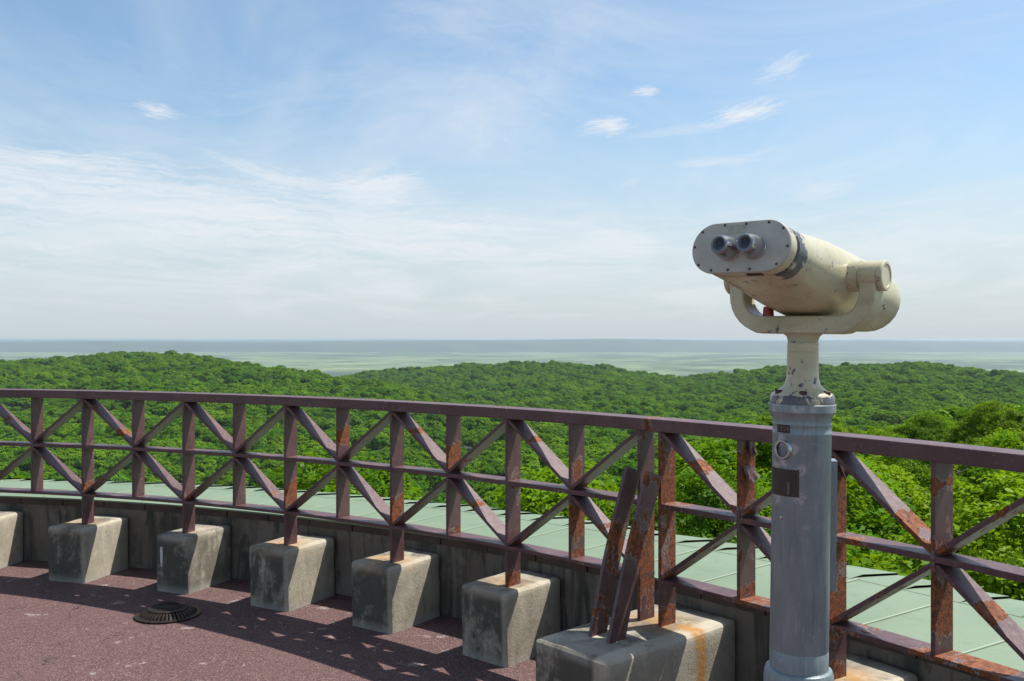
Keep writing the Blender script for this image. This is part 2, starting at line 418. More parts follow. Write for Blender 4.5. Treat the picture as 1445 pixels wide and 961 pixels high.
# ------------------------------------------------------------------ concrete footings
def footing(th, front, back, half, label, stain, trickle=0.0, group=None, half_back=None, pos_r=RAD, seed=0):
    loc = pol(th, pos_r, Z_BLOCK)
    bm = bmesh.new(); rnd = random.Random(seed)
    l1 = bm.verts.layers.float.new('stain'); l2 = bm.verts.layers.float.new('trickle')
    hb = half_back or half
    y0, y1 = front-pos_r, back-pos_r
    pts = [(-half, y0), (half, y0), (hb, y1), (-hb, y1)]
    vb = [bm.verts.new((x*1.01, y+(.008 if y == y0 else 0), -Z_BLOCK-.01)) for x, y in pts]
    vt = [bm.verts.new((x, y, 0)) for x, y in pts]
    bm.faces.new(vb[::-1]); bm.faces.new(vt)
    for k in range(4): bm.faces.new((vb[k], vb[(k+1) % 4], vt[(k+1) % 4], vt[k]))
    bmesh.ops.bevel(bm, geom=[e for e in bm.edges if max(v.co.z for v in e.verts) > -.01], offset=.026, segments=3, profile=.6, affect='EDGES')
    bmesh.ops.triangulate(bm, faces=[f for f in bm.faces if len(f.verts) > 4])
    bmesh.ops.subdivide_edges(bm, edges=bm.edges, cuts=4, use_grid_fill=True)
    for v in bm.verts:
        d = mnoise.noise(Vector((v.co.x*14+seed*3, v.co.y*14, v.co.z*14)))*.0035 + mnoise.noise(Vector((v.co.x*40+seed, v.co.y*40, v.co.z*40)))*.0015
        n = v.normal if v.normal.length else Vector((0,0,1))
        v.co += n*d; v[l1] = stain; v[l2] = trickle
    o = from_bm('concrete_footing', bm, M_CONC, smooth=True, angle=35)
    o.location = loc; o.rotation_euler = (0, 0, -th)
    tag(o, label, 'concrete block', group or 'concrete footings carrying the railing posts')
    return o
FL = {-14: 'grey concrete footing of the railing, just beyond the left end of the view',
      -12: 'pale concrete footing cut by the left edge of the photo',
      -10: 'broad grey concrete footing, second from the left edge, rust tint on its top',
      -8: 'dark stained concrete footing with a white streak, just behind the floor drain',
      -6: 'grey concrete footing just right of the floor drain, third full one from the left',
      -4: 'mottled concrete footing with dark brown left front, between drain and centre',
      -2: 'tall-looking concrete footing left of the long block, under a post with rusted foot'}
OFFS = {-14:(-.007,.13,0), -12:(-.0095,.128,.01), -10:(-.0065,.127,-.005), -8:(-.003,.110,.012), -6:(-.0062,.133,0), -4:(-.0095,.131,.006), -2:(-.0090,.134,-.004)}
ST = {-14: .3, -12: .3, -10: .55, -8: .25, -6: .8, -4: .75, -2: .6}
for i, lab in FL.items():
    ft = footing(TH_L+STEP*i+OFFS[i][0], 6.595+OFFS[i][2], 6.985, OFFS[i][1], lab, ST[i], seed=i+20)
    if i == -8:      # dried drip of white paint down the front
        bm = bmesh.new()
        for k in range(8):
            z_ = -.065-.016*k; w_ = (.0075, .009, .0085, .0095, .009, .008, .006, .003)[k]
            for sx in (-1, 1):
                for y_ in (-.118, -.1225+.0004*k): bm.verts.new((-.062+sx*w_, y_-.0008, z_))
        bm.verts.ensure_lookup_table()
        for k in range(7):
            q = [bm.verts[4*k+j] for j in range(8)]
            for f in ((0,1,5,4), (2,6,7,3), (1,3,7,5)): bm.faces.new([q[j] for j in f])
        from_bm('paint_drip', bm, mat_simple('white_drip', (.62, .61, .58), .6, 0, .3, 60), ft)
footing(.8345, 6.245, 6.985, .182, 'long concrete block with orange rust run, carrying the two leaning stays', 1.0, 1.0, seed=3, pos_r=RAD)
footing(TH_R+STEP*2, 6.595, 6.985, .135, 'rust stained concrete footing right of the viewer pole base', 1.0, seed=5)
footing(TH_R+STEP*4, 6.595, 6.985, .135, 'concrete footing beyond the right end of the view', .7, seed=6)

# ------------------------------------------------------------------ building: parapet, coping, green roof skirt, drum
bld = empty('lookout_building', (CX, CY, 0))
tag(bld, 'round lookout with dark concrete parapet and pale green metal roof skirt outside the railing', 'building')
def ring(prof, th0, th1, n, closed=True):
    bm = bmesh.new(); rows = []
    for i in range(n+1):
        th = th0+(th1-th0)*i/n
        rows.append([bm.verts.new((r*sin(th), r*cos(th), z)) for r, z in prof])
    m = len(prof)
    for i in range(n):
        for k in range(m if closed else m-1):
            bm.faces.new((rows[i][k], rows[i][(k+1) % m], rows[i+1][(k+1) % m], rows[i+1][k]))
    if closed: bm.faces.new(rows[0]); bm.faces.new(rows[-1][::-1])
    return bm
A0, A1 = R(-70), R(170)
from_bm('parapet_wall', ring([(7.0, -.05), (7.25, -.05), (7.25, .355), (7.0, .355)], A0, A1, 160), M_WALL, bld, smooth=True)
bm = bmesh.new(); rnd = random.Random(4)        # coping course, one dark tile after another
th = A0; k = 0
while th < A1:
    d = .30/7
    sub = ring([(6.992+rnd.uniform(-.002,.002), .353), (7.24, .353), (7.24, .396), (6.992+rnd.uniform(-.002,.002), .396)], th+.0004, th+d-.0004, 3)
    me = bpy.data.meshes.new('x'); sub.to_mesh(me); sub.free(); bm.from_mesh(me); bpy.data.meshes.remove(me)
    th += d
from_bm('coping', bm, M_CAP, bld, bevel=.002)
# roof skirt: inner panels with a flashing lip over the coping, then the lapped outer strip
bm = ring([(6.958, .399), (6.958, .408), (7.02, .4045), (7.60, .397), (7.60, .380), (7.02, .3975)], A0, A1, 200)
pale = bm.verts.layers.float.new('pale')
d1 = .0513
th = A0
while th < A1:      # low welts between the inner panels
    sub = ring([(7.0, 0), (7.596, 0), (7.596, .0055), (7.0, .0055)], th, th+.0011, 1)
    for v in sub.verts: v.co.z += .4045-(math.hypot(v.co.x, v.co.y)-7.02)/.58*.0075 - .0005
    me = bpy.data.meshes.new('x'); sub.to_mesh(me); sub.free(); n0 = len(bm.verts); bm.from_mesh(me); bpy.data.meshes.remove(me); bm.verts.ensure_lookup_table()
    for v in bm.verts[n0:]: v[pale] = 1.0
    th += d1
d2 = .0300; th = A0
while th < A1:      # outer strip: each sheet lifts at one edge over its neighbour
    n = 3; rows = []
    for i in range(n+1):
        f = i/n; tt = th+d2*f; lift = .012*f
        rows.append([bm.verts.new((r*sin(tt), r*cos(tt), z+lift*k)) for r, z, k in ((7.585, .3985, .0), (7.68, .388, .9), (7.97, .350, .8), (7.975, .29, .4), (7.68, .32, .3))])
    for i in range(n):
        for k in range(4): bm.faces.new((rows[i][k], rows[i][k+1], rows[i+1][k+1], rows[i+1][k]))
    th += d2
from_bm('roof_skirt', bm, M_ROOF, bld)
from_bm('drum_wall', ring([(7.0, -12), (7.6, -12), (7.6, .31), (7.0, .31)], A0, A1, 120), M_WALL, bld, smooth=True)

# deck
bm = bmesh.new()
prev = None; c = bm.verts.new((CX, CY, 0)); vs = [bm.verts.new(pol(2*pi*i/160, 7.03, 0)) for i in range(160)]
for i in range(160): bm.faces.new((c, vs[(i+1) % 160], vs[i]))
tag(from_bm('deck', bm, M_DECK), kind='structure')

# ------------------------------------------------------------------ floor drain
drain = empty('floor_drain', (-1.735, 4.76, 0), .3); drain.scale = (1, 1, .72)
tag(drain, 'domed black cast iron floor drain with slotted grate on the deck', 'floor drain')
def lathe(prof, n=48, cap=True):
    bm = bmesh.new(); rows = []
    for r, z in prof: rows.append([bm.verts.new((r*cos(2*pi*i/n), r*sin(2*pi*i/n), z)) for i in range(n)])
    for a, b in zip(rows, rows[1:]):
        for i in range(n): bm.faces.new((a[i], a[(i+1) % n], b[(i+1) % n], b[i]))
    if cap:
        for row, rev in ((rows[0], True), (rows[-1], False)):
            if (row[0].co-row[n//2].co).length > 1e-5: bm.faces.new(row[::-1] if rev else row)
    return bm
from_bm('rim', lathe([(.128, .003), (.160, .003), (.162, .012), (.150, .017), (.130, .013)], 64, False), M_IRON, drain, smooth=True)
from_bm('sump', lathe([(.0, .004), (.131, .004)], 48, False), M_DARK, drain)
bm = bmesh.new(); NR = 44
for i in range(NR):    # ribs over the dome
    a = 2*pi*i/NR; pr = [(.142, .012), (.128, .030), (.108, .044), (.094, .048)]
    w = .0052
    ru, rl = [], []
    for r, z in pr:
        for s in (-1, 1):
            ru.append(bm.verts.new((r*cos(a)-s*w*sin(a), r*sin(a)+s*w*cos(a), z))); rl.append(bm.verts.new((r*cos(a)*.97-s*w*sin(a), r*sin(a)*.97+s*w*cos(a), z-.009)))
    for k in range(3):
        i0 = 2*k
        bm.faces.new((ru[i0], ru[i0+1], ru[i0+3], ru[i0+2])); bm.faces.new((rl[i0+1], rl[i0], rl[i0+2], rl[i0+3]))
        bm.faces.new((ru[i0], ru[i0+2], rl[i0+2], rl[i0])); bm.faces.new((ru[i0+1], rl[i0+1], rl[i0+3], ru[i0+3]))
for i in range(30):    # ribs on the crown disc
    a = 2*pi*i/30
    for r0, r1 in ((.030, .078),):
        vs = []
        for r, w in ((r0, .0022), (r1, .0048)):
            for s in (-1, 1):
                for z in (.050, .058): vs.append(bm.verts.new((r*cos(a)-s*w*sin(a), r*sin(a)+s*w*cos(a), z)))
        for f in ((0,1,3,2), (4,6,7,5), (0,4,5,1), (2,3,7,6), (1,5,7,3), (0,2,6,4)): bm.faces.new([vs[j] for j in f])
from_bm('grate', bm, M_IRON, drain)
from_bm('crown_ring', lathe([(.076, .047), (.099, .044), (.100, .052), (.092, .060), (.077, .059), (.076, .047)], 64, False), M_IRON, drain, smooth=True)
from_bm('hub', lathe([(.0, .049), (.034, .049), (.034, .058), (.026, .061), (.0, .062)], 32, False), M_IRON, drain, smooth=True)

# ------------------------------------------------------------------ coin binocular viewer
VX, VY = .594, 1.95
viewer = empty('binocular_viewer', (VX-.0105, VY, 0)); viewer.rotation_euler = (0, R(.75), 0)
tag(viewer, 'cream coin-operated binocular viewer on a grey steel pole', 'binoculars')
PXM = VY/1330.8
zz = lambda y: EYE-(y-478)*PXM
def vlathe(name, prof, mat, n=56, smooth=True, parent=viewer, angle=35):
    return from_bm(name, lathe(prof, n), mat, parent, smooth=smooth, angle=angle)
vlathe('pole', [(.0, zz(940)-.02), (.0588, zz(940)-.02), (.0588, zz(915)), (.0582, zz(914)), (.0588, zz(913)), (.0586, zz(612)), (.0592, zz(611)), (.0592, zz(609)), (.0583, zz(608)), (.0583, zz(599)), (.0590, zz(598)), (.0590, zz(597)), (.0585, zz(596)), (.060, zz(586)), (.0655, zz(581)), (.0672, zz(580)), (.0672, zz(570)), (.066, zz(569)), (0, zz(569))], M_POLE)
vlathe('pole_base', [(.0, 0), (.13, 0), (.13, .012), (.085, .016), (.070, .03), (.070, zz(955)), (.0690, zz(948)), (.066, zz(942)), (.0592, zz(940)), (0, zz(940))], M_POLE)
neck = vlathe('neck', [(.0, zz(569)+.0005), (.0645, zz(569)+.0005), (.0640, zz(559)), (.0600, zz(555)), (.046, zz(549)), (.036, zz(543)), (.0322, zz(533)), (.0316, zz(520)), (.0316, zz(498)), (.0308, zz(497.4)), (.0308, zz(496.6)), (.0316, zz(496)), (.0316, zz(484)), (.0, zz(484))], M_CREAM)
def setwear(o, f):
    me = o.data; a = me.attributes.get('wear') or me.attributes.new('wear', 'FLOAT', 'POINT')
    for i, v in enumerate(me.vertices): a.data[i].value = f(v.co)
setwear(neck, lambda c: 1.1 if c.z < zz(558) else (.45 if c.z < zz(500) and c.z > zz(545) else .1))
for k in range(6):     # bolts round the foot of the neck
    a = R(-105+60*k); b_ = from_bm('flange_bolt', lathe([(0, 0), (.0085, 0), (.0085, .006), (.006, .008), (0, .008)], 6), M_BOLT, viewer)
    b_.location = (.0535*cos(a), .0535*sin(a), zz(556)+.001)
# parts laid on the pole, azimuth measured to the camera's left of the pole's near side
def on_pole(deg, r, z):   # deg > 0: to the right as seen from the deck
    a = R(deg); return Vector((r*sin(a), -r*cos(a), z))
def curved_plate(name, d0, d1, z0, z1, r, th, mat, parent=viewer, n=14):
    bm = bmesh.new(); rows = []
    for i in range(n+1):
        d = d0+(d1-d0)*i/n
        rows.append([bm.verts.new(on_pole(d, rr_, z)) for rr_, z in ((r, z0), (r+th, z0), (r+th, z1), (r, z1))])
    for i in range(n):
        for k in range(4): bm.faces.new((rows[i][k], rows[i][(k+1) % 4], rows[i+1][(k+1) % 4], rows[i+1][k]))
    bm.faces.new(rows[0]); bm.faces.new(rows[-1][::-1])
    return from_bm(name, bm, mat, parent)
OFF = -17            # azimuth of the sight line to the pole
curved_plate('coin_plate', OFF-74, OFF-4, zz(696), zz(659), .0582, .002, M_BROWN)
curved_plate('coin_slot', OFF-26, OFF-21, zz(693), zz(676), .0602, .0015, M_LETTER)
npl = curved_plate('number_plate', OFF-53, OFF-24, zz(608.5), zz(597.5), .0590, .0015, M_BROWN)
# worn number on the plate
cu = bpy.data.curves.new('digits', 'FONT'); cu.body = '1304'; cu.size = .0155; cu.extrude = .0006; cu.align_x = 'CENTER'; cu.align_y = 'CENTER'
tmp = bpy.data.objects.new('digits', cu); COL.objects.link(tmp)
dg = bpy.context.evaluated_depsgraph_get(); me = bpy.data.meshes.new_from_object(tmp.evaluated_get(dg)); bpy.data.objects.remove(tmp)
for v in me.vertices:
    v.co = on_pole(OFF-38.5+math.degrees(v.co.x/.061), .0606+v.co.z, zz(603)+v.co.y)
me.materials.clear(); link('raised_digits', me, M_LETTER, npl)
# coin port
d = OFF-38
def oriented(o, deg, r, z):
    o.location = on_pole(deg, r, z); o.rotation_euler = (R(90), 0, R(deg)); return o
port = oriented(from_bm('coin_port', lathe([(.0145, -.006), (.0205, -.006), (.0205, .002), (.0185, .0045), (.0155, .0045), (.0145, .003)], 40, False), M_ALU, viewer, smooth=True), d, .0585, zz(632))
cup = from_bm('port_cup', lathe([(.0, -.003), (.0147, -.002), (.0147, .002)], 32, False), M_BROWN, port, smooth=True)
oriented(from_bm('lock_pin', lathe([(0, -.002), (.0035, -.002), (.0035, .0015), (.002, .002), (0, .002)], 16), M_ALU, viewer, smooth=True), OFF-40, .0590, zz(727))
# flat box down the back right of the pole
bm = bmesh.new(); bmesh.ops.create_cube(bm, size=1)
bx = from_bm('conduit_box', bm, M_POLE, viewer, bevel=.003)
bx.scale = (.045, .05, .27); bx.location = (.060, .035, zz(743)); bx.rotation_euler = (0, 0, R(-12))

# ---- yoke, in a frame whose x runs along the trunnion axis and y along the line of sight of the lenses
T = Vector((.749, -.663, 0)); YAW = math.atan2(T.y, T.x)
head = empty('x'); bpy.data.objects.remove(head)
def sweep_loft(secs, cap0=True, cap1=True):
    bm = bmesh.new(); rows = [[bm.verts.new(p) for p in s] for s in secs]; m = len(rows[0])
    for a, b in zip(rows, rows[1:]):
        for k in range(m): bm.faces.new((a[k], a[(k+1) % m], b[(k+1) % m], b[k]))
    if cap0: bm.faces.new(rows[0][::-1])
    if cap1: bm.faces.new(rows[-1])
    return bm
ZT = 1.519; W_ARM = .140          # trunnion height
def yoke_outline():
    # centre line of the U in (x,z) with its width
    pts = []
    W = .140
    zb = 1.4225
    for z in (ZT+.002, ZT-.02): pts.append((-W, z))
    for k in range(0, 9):
        a = R(180+90*k/8); pts.append((-W+.062+.062*cos(a), zb+.062+.062*sin(a)))
    for k in range(1, 6): pts.append((-W+.062+(2*W-.124)*k/6, zb))
    for k in range(0, 9):
        a = R(270+90*k/8); pts.append((W-.062+.062*cos(a), zb+.062+.062*sin(a)))
    for z in (ZT-.02, ZT+.002): pts.append((W, z))
    return pts
pts = yoke_outline(); secs = []
for i, (x, z) in enumerate(pts):
    p0 = Vector(pts[max(0, i-1)]); p1 = Vector(pts[min(len(pts)-1, i+1)]); d = (p1-p0).normalized(); nn = Vector((-d.y, d.x))
    hw = .0185 if abs(x) < .1 else .0165
    dp = .026
    sec = []
    for s, q in ((-1,-1), (1,-1), (1,1), (-1,1)):
        sec.append(Vector((x+nn.x*hw*s, dp*q, z+nn.y*hw*s)))
    secs.append(sec)
yoke = from_bm('yoke', sweep_loft(secs), M_CREAM, viewer, bevel=.0035, smooth=True, angle=30)
yoke.rotation_euler = (0, 0, YAW)
setwear(yoke, lambda c: .4 if (.02 < c.x < .07 and c.z > 1.43) else (.25 if c.z < 1.41 else .0))
# fillet from neck to bar
col = from_bm('yoke_socket', lathe([(.0, zz(485.5)), (.0313, zz(485.5)), (.0328, zz(480)), (.035, zz(475)), (.042, zz(471)), (.046, zz(468)), (0, zz(467))], 40), M_CREAM, viewer, smooth=True)
setwear(col, lambda c: .1); col.scale = (1, .56, 1); col.rotation_euler = (0, 0, YAW)
def along_x(name, prof, x, mat, sgn, parent=yoke):
    o = from_bm(name, lathe(prof, 40), mat, parent, smooth=True, angle=30)
    o.location = (x, 0, ZT); o.rotation_euler = (0, R(90)*sgn, 0); return o
for sgn in (-1, 1):
    b1 = along_x('trunnion', [(0, -.055), (.031, -.055), (.031, -.0195), (.0285, -.019), (.0285, -.0175), (.0300, -.017), (.0300, .017), (.0285, .0175), (.0285, .0195), (.0305, .020), (.0305, .027), (.028, .0295), (.0235, .0298), (.022, .028), (0, .0278)], W_ARM*sgn, M_CREAM, sgn)
    setwear(b1, lambda c: .7 if c.z < -.02 else .15)
kb = from_bm('red_knob', lathe([(0, 0), (.0118, 0), (.0105, .019), (.0085, .021), (0, .021)], 24), M_RED, yoke, smooth=True)
kb.location = (-.078, 0, 1.4405)

# ---- binocular body, tilted about the trunnion axis
TILT = R(-8.8)
def stadium(hw, hh, y, n=12, dz=0, sq=1.0):
    """closed outline in xz at depth y; straight top and bottom, round ends"""
    out = []; f = max(hw-hh, 0.0)
    for k in range(n+1):
        a = R(-90+180*k/n); out.append(Vector((f+hh*cos(a)*sq, y, dz+hh*sin(a))))
    for k in range(n+1):
        a = R(90+180*k/n); out.append(Vector((-f+hh*cos(a)*sq, y, dz+hh*sin(a))))
    return out
YF = -.277
body_secs = [stadium(a_, b_, YF+c_) for a_, b_, c_ in (
    (.0965,.0455,.004), (.0975,.0465,.006), (.0975,.0470,.030), (.0965,.0465,.032), (.0945,.0455,.034), (.0945,.0455,.036), (.0985,.0475,.039),
    (.0990,.0485,.062), (.0990,.0500,.085), (.0990,.0535,.115), (.0990,.0590,.145), (.1000,.0660,.185), (.1020,.0715,.240), (.1050,.0735,.30),
    (.1090,.0745,.38), (.1130,.0745,.465), (.1130,.0730,.500), (.1100,.0690,.530), (.101,.059,.548), (.080,.037,.557))]
dens = []
for a, b in zip(body_secs, body_secs[1:]):
    n = 3 if (b[0].y-a[0].y) > .02 else 1
    for k in range(n): dens.append([p.lerp(q, k/n) for p, q in zip(a, b)])
dens.append(body_secs[-1])
body = from_bm('binocular_body', sweep_loft(dens), M_CREAM, viewer, smooth=True, angle=40)
body.location = (0, 0, ZT); body.rotation_euler = (TILT, 0, YAW)
def bw(c):
    y = c.y-YF
    if .034 < y < .075: return 1.0 if c.x > .06 else .25
    if y < .034: return .3
    return .12
setwear(body, bw)
plate = from_bm('face_plate', sweep_loft([stadium(.0990, .0475, YF+.004, 20), stadium(.1005, .0485, YF+.0035, 20), stadium(.1005, .0485, YF-.0015, 20), stadium(.0990, .0470, YF-.003, 20)]), M_PLATE, body, smooth=True, angle=30)
bpy.context.view_layer.update()
def on_body(o, loc, rot):      # placed in the body's frame but a part of the viewer itself
    o.parent = viewer; o.matrix_local = BODY_M @ Matrix.Translation(loc) @ Euler(rot).to_matrix().to_4x4(); return o
BODY_M = Matrix.Translation((0, 0, ZT)) @ Euler((TILT, 0, YAW)).to_matrix().to_4x4()
plate.parent = viewer; plate.matrix_local = BODY_M
for sx in (-1, 1):
    ep = from_bm('eyepiece', lathe([(.0, 0), (.0232, 0), (.0232, .003), (.0222, .004), (.0216, .012), (.0200, .028), (.0172, .040), (.0155, .0415), (.0135, .041), (.0085, .036), (.0, .036)], 40), M_ALU, viewer, smooth=True, angle=25)
    on_body(ep, (sx*.0258+.005, YF-.002, -.0035), (R(90), 0, 0))
    from_bm('eyecup', lathe([(.0150, .0421), (.0164, .0411), (.0152, .0425), (.0125, .0421), (.0092, .0372), (.0092, .0362)], 36, False), M_RUBBER, ep, smooth=True)
    from_bm('lens', lathe([(.0, .0374), (.005, .0373), (.0093, .0366)], 28, False), M_GLASS, ep, smooth=True)
scr = [(-.0945, .004), (-.080, .033), (-.034, .0430), (.010, .0430), (.055, .0425), (.084, .030), (.0945, -.004), (.076, -.036), (.024, -.0430), (-.020, -.0430), (-.055, -.0425), (-.083, -.031)]
for x, z in scr:
    s_ = from_bm('screw', lathe([(0, 0), (.0026, 0), (.0022, .0016), (0, .0018)], 10), M_BOLT, plate)
    s_.location = (x, YF-.0028, z); s_.rotation_euler = (R(90), 0, 0)
bm = bmesh.new(); bmesh.ops.create_cube(bm, size=1); st_ = from_bm('sticker', bm, M_STICK, plate); st_.scale = (.042, .0012, .0155); st_.location = (-.012, YF-.0032, .0335)
# dark slot under the nose
bm = bmesh.new(); bmesh.ops.create_cube(bm, size=1); sl = from_bm('vent_slot', bm, M_DARK, body, bevel=.0); sl.scale = (.030, .012, .004); sl.location = (.022, YF+.024, -.0465)
for x, z in ((.118, -.03), (.12, -.036)):
    s_ = from_bm('screw', lathe([(0, 0), (.003, 0), (.002, .002), (0, .002)], 10), M_BOLT, body)
    s_.location = (x*.94, .15, z); s_.rotation_euler = (0, R(100), 0)

# ------------------------------------------------------------------ terrain: canopy height (relative to the eye) by direction and depth
def zc(*p): return p
CTRL = {  # photo column : (depth, height of the leaf canopy below the eye)
 -500: [(6,-3.4),(11,-2.55),(14,-2.35),(16,-2.75),(30,-9),(100,-36),(250,-50),(400,-46),(600,-37),(800,-28),(950,-26),(1150,-40),(1500,-90)],
 0:    [(6,-3.4),(11,-2.55),(14,-2.35),(16,-2.60),(30,-8),(100,-36),(250,-50),(330,-48.5),(400,-46),(600,-37),(800,-25),(950,-21.5),(1100,-34),(1500,-90)],
 190:  [(6,-3.4),(11,-2.55),(14,-2.35),(16,-2.60),(30,-8),(100,-36),(250,-48),(330,-47),(400,-43),(600,-31),(800,-18),(950,-14),(1100,-28),(1500,-90)],
 300:  [(6,-3.2),(11,-2.45),(14,-2.25),(16,-2.55),(30,-8),(100,-36),(250,-48),(330,-47),(400,-44),(600,-32),(750,-22.5),(900,-17.5),(1050,-30),(1500,-90)],
 440:  [(6,-3.2),(11,-2.35),(14,-2.15),(16,-2.50),(30,-8),(100,-35),(250,-47),(400,-43),(600,-33),(800,-25.5),(930,-45),(1100,-66),(1350,-60),(1600,-100)],
 530:  [(6,-3.2),(11,-2.25),(14,-2.05),(16,-2.45),(30,-8),(100,-33),(250,-45),(400,-42.5),(600,-34),(720,-31),(880,-54),(1050,-58),(1300,-40),(1600,-100)],
 620:  [(6,-3.2),(11,-2.15),(14,-1.95),(16,-2.30),(30,-8),(100,-30),(250,-42),(400,-43),(560,-38),(650,-39.5),(780,-55),(950,-52),(1300,-31.5),(1600,-95)],
 690:  [(6,-3.2),(11,-2.05),(14,-1.85),(16,-2.30),(30,-8),(100,-27),(250,-38),(400,-42),(540,-41.5),(650,-52),(900,-50),(1300,-33),(1600,-95)],
 760:  [(6,-3.2),(11,-1.95),(14,-1.75),(16,-2.35),(28,-6.5),(60,-15),(130,-25),(300,-38),(500,-45),(700,-44),(1000,-38),(1300,-30),(1600,-95)],
 850:  [(6,-3.2),(11,-1.95),(14,-1.75),(18,-2.45),(30,-5),(60,-12),(130,-22),(300,-36),(500,-44),(700,-44),(1000,-40),(1250,-35.5),(1600,-95)],
 945:  [(6,-3.2),(11,-1.95),(14,-2.15),(20,-2.55),(32,-4.6),(60,-10),(130,-20),(300,-34),(500,-44),(700,-46),(1000,-46),(1150,-44),(1500,-95)],
 1090: [(6,-3.2),(11,-2.15),(14,-2.35),(20,-2.65),(38,-4.3),(60,-7),(110,-17),(300,-32),(500,-41),(700,-39),(900,-31),(1000,-29),(1150,-45),(1500,-95)],
 1190: [(6,-3.2),(11,-2.35),(14,-2.55),(20,-2.75),(36,-3.9),(55,-5.2),(85,-9),(150,-20),(300,-32),(500,-36),(700,-32),(850,-24.5),(950,-24),(1100,-42),(1500,-95)],
 1290: [(6,-3.3),(11,-2.55),(14,-2.75),(20,-2.85),(36,-4.3),(60,-5.8),(90,-8),(150,-18),(300,-32),(500,-36),(700,-31.5),(850,-24.5),(950,-24.5),(1100,-44),(1500,-95)],
 1350: [(6,-3.3),(11,-2.55),(14,-2.75),(20,-2.85),(36,-4.4),(60,-5.8),(95,-7.6),(150,-15),(300,-31),(500,-36),(700,-33),(850,-28),(950,-28.5),(1100,-46),(1500,-95)],
 1445: [(6,-3.3),(11,-2.55),(14,-2.75),(20,-2.85),(36,-4.5),(60,-5.8),(100,-7.4),(150,-14),(300,-31),(500,-36),(700,-36),(900,-36),(1050,-52),(1500,-100)],
 1700: [(6,-3.3),(11,-2.55),(14,-2.75),(20,-2.75),(36,-4.2),(60,-5.3),(100,-7.2),(150,-14),(300,-31),(500,-38),(700,-42),(900,-48),(1050,-60),(1500,-100)],
 2300: [(6,-3.3),(11,-2.55),(14,-2.75),(20,-2.75),(36,-3.5),(60,-4.6),(100,-8.0),(150,-16),(300,-34),(500,-44),(700,-52),(900,-60),(1050,-70),(1500,-105)],
}
PLAIN = -128.0
COLS = sorted(CTRL); UC = np.array([(c-722.5)/1330.8 for c in COLS])
LS = np.linspace(math.log(5), math.log(2600), 120)
TAB = []
for c in COLS:
    d = np.array([p[0] for p in CTRL[c]]+[2100, 2600]); z = np.array([p[1] for p in CTRL[c]]+[PLAIN, PLAIN-2])
    zi = np.interp(LS, np.log(d), z)
    k = np.array([.25, .5, .25]); zi = np.convolve(np.pad(zi, 1, 'edge'), k, 'valid')
    TAB.append(zi)
TAB = np.array(TAB)
UG = np.linspace(UC[0], UC[-1], 400)
ku = np.exp(-np.linspace(-2, 2, 11)**2); ku /= ku.sum()
G = np.array([np.interp(UG, UC, TAB[:, j]) for j in range(len(LS))]).T
G = np.array([np.convolve(np.pad(G[:, j], 5, 'edge'), ku, 'valid') for j in range(G.shape[1])]).T
def canopy(x, y):
    x = np.asarray(x, float); y = np.maximum(np.asarray(y, float), 1.0)
    u = np.clip(x/y, UG[0], UG[-1]); l = np.clip(np.log(y), LS[0], LS[-1])
    fu = (u-UG[0])/(UG[1]-UG[0]); fl = (l-LS[0])/(LS[1]-LS[0])
    i = np.clip(fu.astype(int), 0, len(UG)-2); j = np.clip(fl.astype(int), 0, len(LS)-2)
    a, b = fu-i, fl-j
    return G[i, j]*(1-a)*(1-b)+G[i+1, j]*a*(1-b)+G[i, j+1]*(1-a)*b+G[i+1, j+1]*a*b
# ground under the woods, out to the plain
us = np.linspace(UC[0], UC[-1], 120); ds = np.concatenate([np.exp(np.linspace(math.log(5), math.log(2600), 110))])
V = []
for d in ds:
    z = canopy(us*d, np.full_like(us, d)) + EYE - 8.0 - 2*np.clip((d-1500)/800, 0, 1)*0
    V.append(np.stack([us*d, np.full_like(us, d), z], 1))
V = np.concatenate(V); nu = len(us)
F = []
for a in range(len(ds)-1):
    for k in range(nu-1):
        i = a*nu+k; F += [i, i+1, i+nu+1, i+nu]
M_SOIL = mat_simple('forest_floor', (.030, .042, .014), .95, 0, .5, .3, (.018, .026, .010))
tag(link('hills', np_mesh('hills', V, 4, F), M_SOIL), kind='structure')
# plain: fields, marsh and woods out to the horizon
def mat_plain():
    m, t, b = new_mat('wetland_plain'); p = position(t)
    n1 = t.noise(t.scale(p, 1, 1, 0), .00032, 6, .6, .6); n2 = t.noise(t.scale(p, 1, 1, 0), 0.0019, 5, .65); n3 = t.noise(t.scale(p, 1, 1, 0), .006, 4, .6)
    base = t.mix(t.smooth(n1, .44, .54), (.030, .062, .022), (.115, .165, .065))
    base = t.mix(t.smooth(n2, .52, .60, 0, .85), base, (.18, .225, .095))
    base = t.mix(t.smooth(n2, .46, .40, 0, .9), base, (.022, .046, .018))
    base = t.mix(t.smooth(n3, .5, .62, 0, .5), base, (.035, .06, .025))
    t.put(b.inputs['Base Color'], base); b.inputs['Roughness'].default_value = .95
    return m
M_PLAIN = mat_plain()
nr = 40; rs = np.exp(np.linspace(math.log(900), math.log(44000), nr)); na = 96; V = []; F = []
for r_ in rs:
    for k in range(na):
        a = 2*pi*k/na; V.append((r_*sin(a), r_*cos(a), EYE+PLAIN-9.5 if r_ > 1500 else EYE+PLAIN-60))
for i in range(nr-1):
    for k in range(na): F += [i*na+k, i*na+(k+1) % na, (i+1)*na+(k+1) % na, (i+1)*na+k]
tag(link('plain', np_mesh('plain', np.array(V), 4, F), M_PLAIN), kind='structure')
